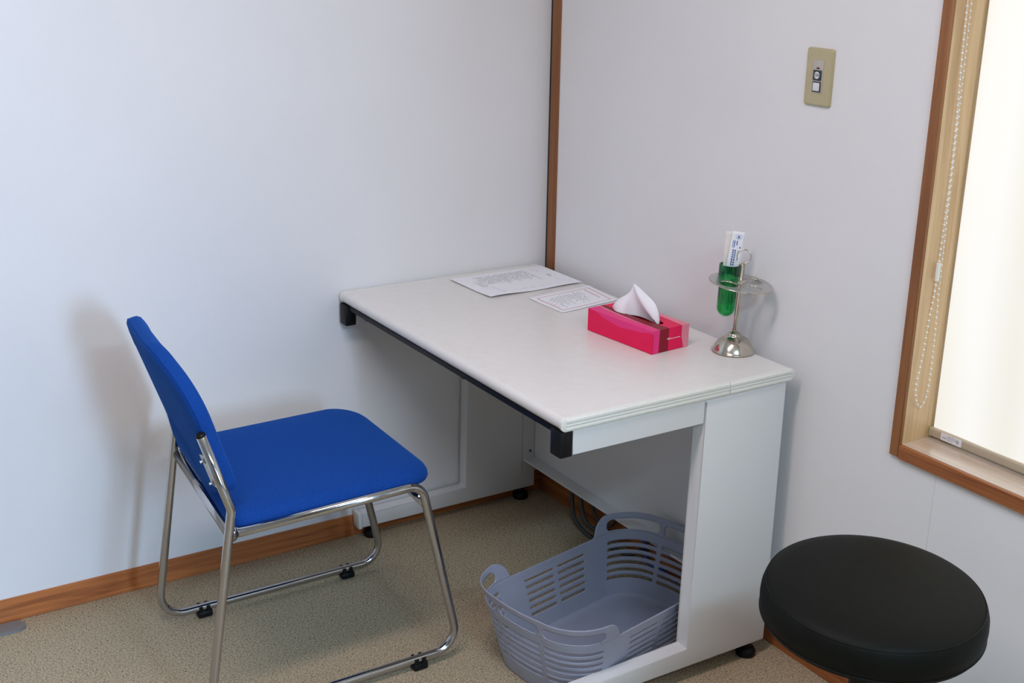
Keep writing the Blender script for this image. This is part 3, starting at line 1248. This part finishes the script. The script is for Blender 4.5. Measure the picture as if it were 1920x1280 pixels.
TR = .0096
for yy in (YF_, YN_):
    sx = shx(yy)
    bm = bmesh.new()
    pth = [(-1.2215+sx+(.014 if yy == YF_ else 0), yy, .6560), (-1.1700+sx, yy, .4900), (-1.2430+sx, yy, .0240), (-.6570+sx, yy, .0240), (-.7495+sx, yy, .4470), (-1.160+sx, yy, .4370)]
    tube(bm, fillet(pth, [.030, .055, .050, .040], 10), TR, 18)
    fr = link('side_frame', bm, CHROME, chair, 'all')
    d = (Vector(pth[0])-Vector(pth[1])).normalized()
    bm = bmesh.new()
    lathe(bm, [(0, -.004), (TR-.001, -.004), (TR+.0003, .0), (TR+.0003, .003), (TR-.002, .0052), (0, .0056)], Vector(pth[0]), d, 20)
    link('tube_cap', bm, BLACK, fr, True)
    for gx in (-1.0970, -.7235):
        xg = gx+(sx-.036)
        bm = bmesh.new()
        box(bm, (xg-.018, yy-.014, .0005), (xg+.018, yy+.014, .0180), .005, 2)
        for dx in (-.010, .008):
            for sy in (-1, 1):
                box(bm, (xg+dx-.004, yy+sy*.0112-.0018, .010), (xg+dx+.004, yy+sy*.0112+.0018, .0310), .001, 1)
        link('glide', bm, BLACK, fr, True)
    # bracket plate welded to the upright and bolted to the backrest
    if yy == YF_:
        continue                       # the far one is buried behind the pad
    inw = 1
    a, b = Vector(pth[1]), Vector(pth[0])
    dd = (b-a).normalized()
    ctr = a+dd*.085
    nx_ = Vector((dd.z, 0, -dd.x))
    bm = bmesh.new()
    q = []
    for s_, lo in ((-.040, 0), (.040, 0), (.032, .040), (-.040, .040)):
        q.append(ctr+dd*s_+Vector((0, inw*(lo+.006), 0))-nx_*(.004+.10*lo))
    A = [bm.verts.new(p) for p in q]
    B = [bm.verts.new(p+nx_*.0025) for p in q]
    bm.faces.new(A)
    bm.faces.new(B[::-1])
    for k in range(4):
        bm.faces.new((A[k], A[(k+1) % 4], B[(k+1) % 4], B[k]))
    br = link('bracket', bm, STEEL, fr)
    for s_ in (-.028, .024):
        bm = bmesh.new()
        c0 = ctr+dd*s_+Vector((0, inw*.0290, 0))-nx_*.0042
        lathe(bm, [(0, .0), (.0068, 0), (.0068, .0050), (.0034, .0051), (.0034, .0110), (0, .0112)], c0, -nx_, 6)
        link('bolt', bm, STEEL, br)
bm = bmesh.new()
tube(bm, [(-1.171+shx(YF_), YF_-.002, .430), (-1.171, YN_+.002, .430)], .0115, 16)
link('rear_bar', bm, CHROME, chair, 'all')
bm = bmesh.new()
tube(bm, [(-.7420+shx(YF_), YF_-.002, .400), (-.7420, YN_+.002, .400)], .0095, 16)
link('front_bar', bm, CHROME, chair, 'all')

# seat cushion
seat_outline = round_poly([(-1.172, -.655), (-.700, -.657), (-.688, -.200), (-1.130, -.203)], [.035, .085, .080, .035], 10)
ZS = .4440
lay = [('i', .035, ZS-.002), ('i', .012, ZS-.0005), ('i', .003, ZS+.004), ('i', .0, ZS+.011), ('i', .0015, ZS+.019), ('i', .007, ZS+.027), ('i', .015, ZS+.0325), ('i', .026, ZS+.0365),
       ('s', .80, ZS+.0405), ('s', .55, ZS+.0425), ('s', .30, ZS+.0430), ('s', .08, ZS+.0430)]


def seat_map(x, y, h):
    fx = max(0, (x+.86)/.16)
    drop = .014*min(1, fx)**2
    dish = -.005*math.exp(-(((x+.98)/.16)**2+((y+.43)/.14)**2))
    rear = (x+.80)*.022
    return Vector((x, y, h-drop*(1 if h > ZS+.002 else .3)+(dish if h > ZS+.02 else 0)+rear))


bm = loft_cushion(seat_outline, lay, seat_map, (-.93, -.43))
link('seat', bm, BLUE, chair, 'all')
# backrest: pad bent around the sitter, arched top edge
yc, hw = -.4196, .2260
bo = round_poly([(-hw, .085), (-.12, .048), (.12, .048), (hw, .085), (hw, .3095), (.11, .3695), (-.11, .3695), (-hw, .3095)],
                [.030, .10, .10, .030, .120, .12, .12, .120], 18)
lay2 = [('i', .05, 0.0), ('i', .020, .0000), ('i', .006, .0010), ('i', .0012, .004), ('i', .0, .008), ('i', .0, .0175), ('i', .001, .024), ('i', .006, .0305), ('i', .016, .0345), ('i', .03, .0362),
        ('s', .75, .0375), ('s', .4, .0380), ('s', .1, .0382)]


def back_map(a, hgt, d):
    y = yc+a
    z = .43+hgt
    t = a/hw
    x0 = -1.1700-.3051*(z-.4900)+.0358*(a+hw)/(2*hw)
    x = x0+.0021+d - .0303*(1-(abs(t)+1e-9)**1.5)
    return Vector((x, y, z+.25*d))


bm = loft_cushion(bo, lay2, back_map, (0, .20))
link('backrest', bm, BLUE, chair, 'all')
bm = bmesh.new()
seam = []
for (a, hh_) in bo:
    nrm_in = .0016
    seam.append(back_map(a*(1-nrm_in), .20+(hh_-.20)*(1-nrm_in*2), .0055))
tube(bm, seam, .0011, 6, closed=True)
link('seam_piping', bm, mat('blue_piping', (0.006, 0.04, 0.2), 0.9, noise=0.1, scale=200, sheen=0.2, spec=0.05), chair, 'all')

# ------------------------------------------------------------------ round stool
SC = Vector((-.3805, -1.5770, 0))
SN = (Vector((0, 0, 1))+toward*.055).normalized()
stool = thing('round_stool', 'black padded round stool standing in front of the window wall', 'stool', (SC.x, SC.y, 0))
SZ = .4700
bm = bmesh.new()
RS = .1850
lathe(bm, [(0, -.001), (.150, 0), (RS-.012, .002), (RS-.0035, .008), (RS-.001, .0140), (RS-.0005, .016), (RS+.0005, .018), (RS+.0015, .036), (RS+.0005, .050), (RS-.003, .062), (RS-.0070, .0675),
           (RS-.010, .0705), (RS-.016, .0740), (RS-.035, .0795), (RS-.07, .0840), (RS-.11, .0865), (.04, .0875), (0, .0878)], Vector((SC.x, SC.y, SZ)), SN, 96)
cu = link('seat_pad', bm, LEATHER, stool, 'all')
for (rad, hgt, nm) in ((RS-.0066, .0675, 'seam_piping'), (RS+.0002, .0155, 'seam_piping')):
    bm = bmesh.new()
    c = Vector((SC.x, SC.y, SZ))+SN*hgt
    g1 = Vector((1, 0, 0))
    g1 = (g1-SN*g1.dot(SN)).normalized()
    g2 = SN.cross(g1)
    tube(bm, [c+(g1*math.cos(2*PI*k/120)+g2*math.sin(2*PI*k/120))*rad for k in range(120)], .0012, 8, closed=True)
    link(nm, bm, PIPING, cu, 'all')
bm = bmesh.new()
lathe(bm, [(0, -.02), (.05, -.02), (.11, -.004), (.13, .0), (0, .0)], Vector((SC.x, SC.y, SZ-.0015)), n=40)
link('seat_plate', bm, BLACK, stool, True)
bm = bmesh.new()
lathe(bm, [(0, .10), (.0265, .10), (.0265, .30), (.024, .302), (.024, .449), (0, .449)], Vector((SC.x, SC.y, 0)), n=32)
link('column', bm, BLACK, stool, True)
for k in range(5):
    a = math.radians(30+72*k)
    d = Vector((math.cos(a), math.sin(a), 0))
    o = Vector((SC.x, SC.y, 0))
    bm = bmesh.new()
    tube(bm, [o+d*.02+Vector((0, 0, .115)), o+d*.12+Vector((0, 0, .088)), o+d*.225+Vector((0, 0, .062))], [.018, .016, .012], 12)
    lg = link('leg', bm, CHROME, stool, 'all')
    bm = bmesh.new()
    side_ = Vector((-d.y, d.x, 0))
    for s_ in (-1, 1):
        cc = o+d*.225+side_*(s_*.011)+Vector((0, 0, .0255))
        lathe(bm, [(0, -.008), (.020, -.008), (.025, -.004), (.025, .004), (.020, .008), (0, .008)], cc, side_, 24)
    tube(bm, [o+d*.225+Vector((0, 0, .024)), o+d*.225+Vector((0, 0, .060))], .006, 10)
    link('caster', bm, BLACK, lg, True)

# ------------------------------------------------------------------ plastic basket under the desk
BA = math.radians(11.5)
bu = Vector((math.cos(BA), math.sin(BA), 0))
bw = Vector((-math.sin(BA), math.cos(BA), 0))
BC = bu*(-.4960)+bw*(-.7080)
basket = thing('laundry_basket', 'grey slotted plastic basket with two handles on floor under the desk', 'basket', (BC.x, BC.y, 0))
HL, HWD = .288, .177            # half length / half width at the handle height
RIM, HAND = .160, .2040
# outline with unit perimeter parameter (bulged short ends, large corner radii)
NP = 560


def outline_at(k):
    """k: 0 at floor level .. 1 at the handles' top"""
    L, W = .240+.050*k, .1360+.0420*k
    rc = .085+.020*k
    pts = []
    end = .034
    # walk: start mid of +u end, counter-clockwise
    raw = []
    def add(p):
        raw.append(Vector((p[0], p[1], 0)))
    nE, nC, nS = 30, 30, 40
    W2, L2 = W-rc, L-end-rc
    for i in range(nE+1):
        t = i/nE
        y = t*W2
        add((L-end*(y/W)**2, y))
    for i in range(1, nC+1):
        a = PI/2*i/nC
        y = W2+rc*math.sin(a)
        x0 = L-end*(W2/W)**2-rc
        add((x0+rc*math.cos(a), y))
    x0 = L-end*(W2/W)**2-rc
    for i in range(1, nS+1):
        add((x0*(1-i/nS), W))
    half = raw[:]
    q = [Vector((-p.x, p.y, 0)) for p in half[::-1]][1:]
    top = half+q
    bot = [Vector((p.x, -p.y, 0)) for p in top[::-1]][1:-1]
    loop = top+bot
    # resample uniformly
    n = len(loop)
    cum = [0]
    for i in range(n):
        cum.append(cum[-1]+(loop[(i+1) % n]-loop[i]).length)
    tot = cum[-1]
    out = []
    j = 0
    for s in range(NP):
        d = tot*s/NP
        while cum[j+1] < d:
            j += 1
        t = (d-cum[j])/(cum[j+1]-cum[j])
        out.append(loop[j]*(1-t)+loop[(j+1) % n]*t)
    return out, tot


LV = [outline_at(k/40*1.05) for k in range(41)]
PER = LV[34][1]


def surf(si, z):
    k = min(39.999, max(0, z/HAND/1.05*40))
    i = int(k)
    t = k-i
    s0 = int(math.floor(si)) % NP
    s1 = (s0+1) % NP
    ft = si-math.floor(si)
    a = LV[i][0][s0]*(1-ft)+LV[i][0][s1]*ft
    b = LV[i+1][0][s0]*(1-ft)+LV[i+1][0][s1]*ft
    p = a*(1-t)+b*t
    return BC+bu*p.x+bw*p.y+Vector((0, 0, z))


# s measured in metres from the middle of an end; by symmetry use distance to the nearest end's middle (signed)
def fold_s(s):
    """-> (signed distance from the nearest end middle, which end)"""
    s = s % PER
    if s > PER*.75:
        return s-PER
    if s > PER*.25:
        return s-PER/2
    return s


def rbox(x, y, cx, cy, hx, hy, rr_):
    qx, qy = abs(x-cx)-(hx-rr_), abs(y-cy)-(hy-rr_)
    return math.hypot(max(qx, 0), max(qy, 0))+min(max(qx, qy), 0)-rr_


QW = PER/4
ENDW = .2600                     # half arc of the raised handle part
SLOTS = []
for r_ in range(6):
    zc = .0490+r_*.0170
    SLOTS.append((0.0, zc, .0600, .0038))
    for sg in (-1, 1):
        SLOTS.append((sg*.1440, zc, .0710, .0038))
        SLOTS.append((sg*(QW-.058+.0015), zc, .0490, .0030))
HOLES = [(0.0, .1765, .0600, .0130), (.1460, .1760, .0730, .0130), (-.1460, .1760, .0730, .0130)]


def sdf(s, z):
    """positive inside the material"""
    x = fold_s(s)
    ax = abs(x)
    # rim height: handle part with rounded shoulder down to the side rim
    t = (ax-ENDW)
    d1 = RIM-z
    d2 = -rbox(ax, z, 0, .08, ENDW, HAND-.08, .040)
    d = max(d1, d2)
    if d1 < .012 and d2 < .012:
        h = max(.012-abs(d1-d2), 0)/.012
        d += h*h*.012*.25
    for (cx, cz, hx_, hz_) in SLOTS:
        if abs(z-cz) < .01:
            d = min(d, rbox(x, z, cx, cz, hx_, hz_, hz_*.98))
    for (cx, cz, hx_, hz_) in HOLES:
        d = min(d, rbox(x, z, cx, cz, hx_, hz_, .0118))
    return d


NZB = 92
ZT = HAND+.002
DS, DZ = PER/NP, ZT/NZB
sv = [[sdf(i*DS, j*DZ) for j in range(NZB+1)] for i in range(NP)]
pos = {}


def snapped(i, j):
    i %= NP
    if (i, j) in pos:
        return pos[(i, j)]
    s, z = i*DS, j*DZ
    d = sv[i][j]
    if abs(d) < max(DS, DZ)*.75:
        for _ in range(3):
            e = 2e-4
            gx = (sdf(s+e, z)-sdf(s-e, z))/(2*e)
            gz = (sdf(s, z+e)-sdf(s, z-e))/(2*e)
            L = max(.3, gx*gx+gz*gz)
            s -= d*gx/L
            z -= d*gz/L
            d = sdf(s, z)
    s = min(max(s, i*DS-DS*.8), i*DS+DS*.8)
    z = min(max(z, max(0, j*DZ-DZ*.8)), j*DZ+DZ*.8)
    pos[(i, j)] = (s, z)
    return pos[(i, j)]


ZSPLIT = int(RIM/DZ)


def basket_mesh(test, floor_cap):
    bm = bmesh.new()
    vs = {}

    def V(i, j):
        i %= NP
        if (i, j) not in vs:
            s, z = snapped(i, j)
            vs[(i, j)] = bm.verts.new(surf(s/DS, z))
        return vs[(i, j)]
    for i in range(NP):
        for j in range(NZB):
            if not test(i, j):
                continue
            sc_ = sdf((i+.5)*DS, (j+.5)*DZ)
            if sc_ <= 0:
                continue
            try:
                bm.faces.new((V(i, j), V(i+1, j), V(i+1, j+1), V(i, j+1)))
            except ValueError:
                pass
    if floor_cap:
        ring = [V(i, 0) for i in range(NP)]
        prev = ring
        for (sc2, dz) in ((.985, -.004), (.955, -.0065), (.88, -.007)):
            nr = []
            for v in ring:
                d = v.co-BC
                nr.append(bm.verts.new(Vector((BC.x+d.x*sc2, BC.y+d.y*sc2, dz))))
            for k in range(NP):
                bm.faces.new((prev[k], nr[k], nr[(k+1) % NP], prev[(k+1) % NP]))
            prev = nr
        bm.faces.new(prev)
        for v in bm.verts:
            v.co.z += .0075 if v.co.z < .001 else 0
    bmesh.ops.dissolve_degenerate(bm, dist=1e-5, edges=bm.edges[:])
    return bm


def end_of(i):
    s = (i+.5)*DS
    return 0 if (s < PER*.25 or s > PER*.75) else 1


bo_ = link('body', basket_mesh(lambda i, j: j < ZSPLIT, True), BASKET, basket, True)
for e_ in (0, 1):
    h_ = link('handle', basket_mesh(lambda i, j: j >= ZSPLIT and end_of(i) == e_, False), BASKET, basket, True)
for o in basket.children:
    md = o.modifiers.new('wall', 'SOLIDIFY')
    md.thickness = .0026
    md.offset = 0

# ------------------------------------------------------------------ cables behind the basket
bm = bmesh.new()


def smooth_path(pts, n=10):
    pts = [Vector(p) for p in pts]
    out = []
    for i in range(len(pts)-1):
        p0, p1, p2, p3 = pts[max(i-1, 0)], pts[i], pts[i+1], pts[min(i+2, len(pts)-1)]
        for k in range(n):
            t = k/n
            out.append(0.5*((2*p1)+(p2-p0)*t+(2*p0-5*p1+4*p2-p3)*t*t+(3*p1-p0-3*p2+p3)*t**3))
    out.append(pts[-1])
    return out


tube(bm, smooth_path([(-.022, -.18, .30), (-.022, -.19, .16), (-.030, -.205, .07), (-.050, -.25, .020), (-.060, -.33, .0062), (-.050, -.42, .0062), (-.035, -.50, .02), (-.022, -.56, .10), (-.020, -.58, .20)]), .0060, 10)
cb = tag(link('cable', bm, CABLE, smooth=True), 'thick dark grey cable hanging below the desk back, farthest from basket', 'cable', 'grey cables behind the desk')
bm = bmesh.new()
tube(bm, smooth_path([(-.022, -.222, .30), (-.022, -.228, .16), (-.028, -.245, .08), (-.040, -.285, .028), (-.040, -.35, .0190), (-.032, -.42, .03), (-.020, -.47, .10), (-.020, -.49, .20)]), .0055, 10)
tag(link('cable', bm, CABLE, smooth=True), 'middle dark grey cable hanging below the desk back', 'cable', 'grey cables behind the desk')
bm = bmesh.new()
tube(bm, smooth_path([(-.016, -.262, .30), (-.016, -.268, .16), (-.018, -.282, .09), (-.022, -.31, .045), (-.022, -.37, .040), (-.014, -.41, .10), (-.012, -.425, .20)]), .0050, 10)
tag(link('cable', bm, CABLE, smooth=True), 'dark grey cable nearest the basket below the desk back', 'cable', 'grey cables behind the desk')
bm = bmesh.new()
tube(bm, smooth_path([(-.0115, -.50, .30), (-.0115, -.505, .12), (-.0125, -.515, .05), (-.0150, -.535, .010), (-.0150, -.60, .0075), (-.0150, -.66, .0075)]), .0050, 10)
tag(link('cable', bm, BLUECABLE, smooth=True), 'blue cable seen through the basket slots by the wall', 'cable')

# ------------------------------------------------------------------ wall switch
SY, SZ0, SW, SH_ = -.9417, 1.2463, .0723, .1147
sw = thing('wall_switch', 'beige metal wall switch plate with ON button on right wall', 'switch', (0, SY-SW/2, SZ0+SH_/2))
bm = bmesh.new()
rings = []
for ins, xx in ((.0, -.0002), (.0, -.0038), (.0008, -.0054), (.0022, -.0063), (.0042, -.0066)):
    rp = round_poly([(SY-SW+ins, SZ0+ins), (SY-ins, SZ0+ins), (SY-ins, SZ0+SH_-ins), (SY-SW+ins, SZ0+SH_-ins)], max(.0055-ins*.6, .002), 6)
    rings.append([bm.verts.new((xx, p[0], p[1])) for p in rp])
for A_, B_ in zip(rings[:-1], rings[1:]):
    for k in range(len(A_)):
        bm.faces.new((A_[k], A_[(k+1) % len(A_)], B_[(k+1) % len(A_)], B_[k]))
bm.faces.new(rings[0])
bm.faces.new(rings[-1])
link('cover_plate', bm, BEIGE, sw, True)
ycs = SY-SW/2+.0005
zcs = SZ0+SH_/2


def swbox(name, y0, y1, z0, z1, x0, x1, m, par, bev=.0006):
    bm = bmesh.new()
    box(bm, (x0, y0, z0), (x1, y1, z1), bev, 2)
    return link(name, bm, m, par, True)


swbox('insert', ycs-.0142, ycs+.0142, zcs-.0325, zcs+.0330, -.0078, -.006, SWGREY, sw)
swbox('indicator', ycs-.0042, ycs+.0042, zcs+.0160, zcs+.0192, -.0084, -.0076, SWRED, sw)
onb = swbox('on_button', ycs-.0114, ycs+.0114, zcs-.0065, zcs+.0138, -.0098, -.0076, SWDARK, sw, .001)
bm = bmesh.new()
lathe(bm, [(0, 0), (.0072, 0), (.0072, .0003), (0, .0004)], (-.0098, ycs, zcs+.0037), axis=(-1, 0, 0), n=32)
dsk = link('button_face', bm, SWWHITE, onb, True)
offb = swbox('off_button', ycs-.0114, ycs+.0114, zcs-.0299, zcs-.0090, -.0090, -.0076, SWDARK, sw, .001)
swbox('button_face', ycs-.0090, ycs+.0090, zcs-.0276, zcs-.0112, -.0103, -.0088, SWWHITE, offb, .001)
tx = bpy.data.curves.new('on_text', 'FONT')
tx.body = 'ON'
tx.size = .0085
tx.align_x = 'CENTER'
tx.align_y = 'CENTER'
tx.extrude = .0001
tmp = bpy.data.objects.new('on_text', tx)
C.objects.link(tmp)
dg = bpy.context.evaluated_depsgraph_get()
me = bpy.data.meshes.new_from_object(tmp.evaluated_get(dg))
bpy.data.objects.remove(tmp)
# text x runs toward -y, text y runs up, its face looks toward -x
me.transform(Matrix(((0, 0, -1, -.0104), (-1, 0, 0, ycs), (0, 1, 0, zcs+.0037), (0, 0, 0, 1))))
me.materials.clear()
me.materials.append(SWDARK)
me.transform(Matrix.Translation(-world_loc(onb)))
to = bpy.data.objects.new('lettering', me)
C.objects.link(to)
to.parent = onb

# ------------------------------------------------------------------ flat metal foot at the left edge
bm = bmesh.new()
t = bmesh.new()
extrude_profile(t, round_poly([(-1.95, -.0560), (-1.4720, -.0560), (-1.4720, -.0090), (-1.95, -.0090)], [.004, .022, .022, .004], 8), 2, .0004, .0062)
bmesh.ops.bevel(t, geom=[e for e in t.edges if all(v.co.z > .006 for v in e.verts)], offset=.002, segments=2, affect='EDGES')
merge(bm, t)
tag(link('metal_foot', bm, PLATE, smooth=True), 'flat grey metal foot lying along the wooden baseboard at the left', 'foot')
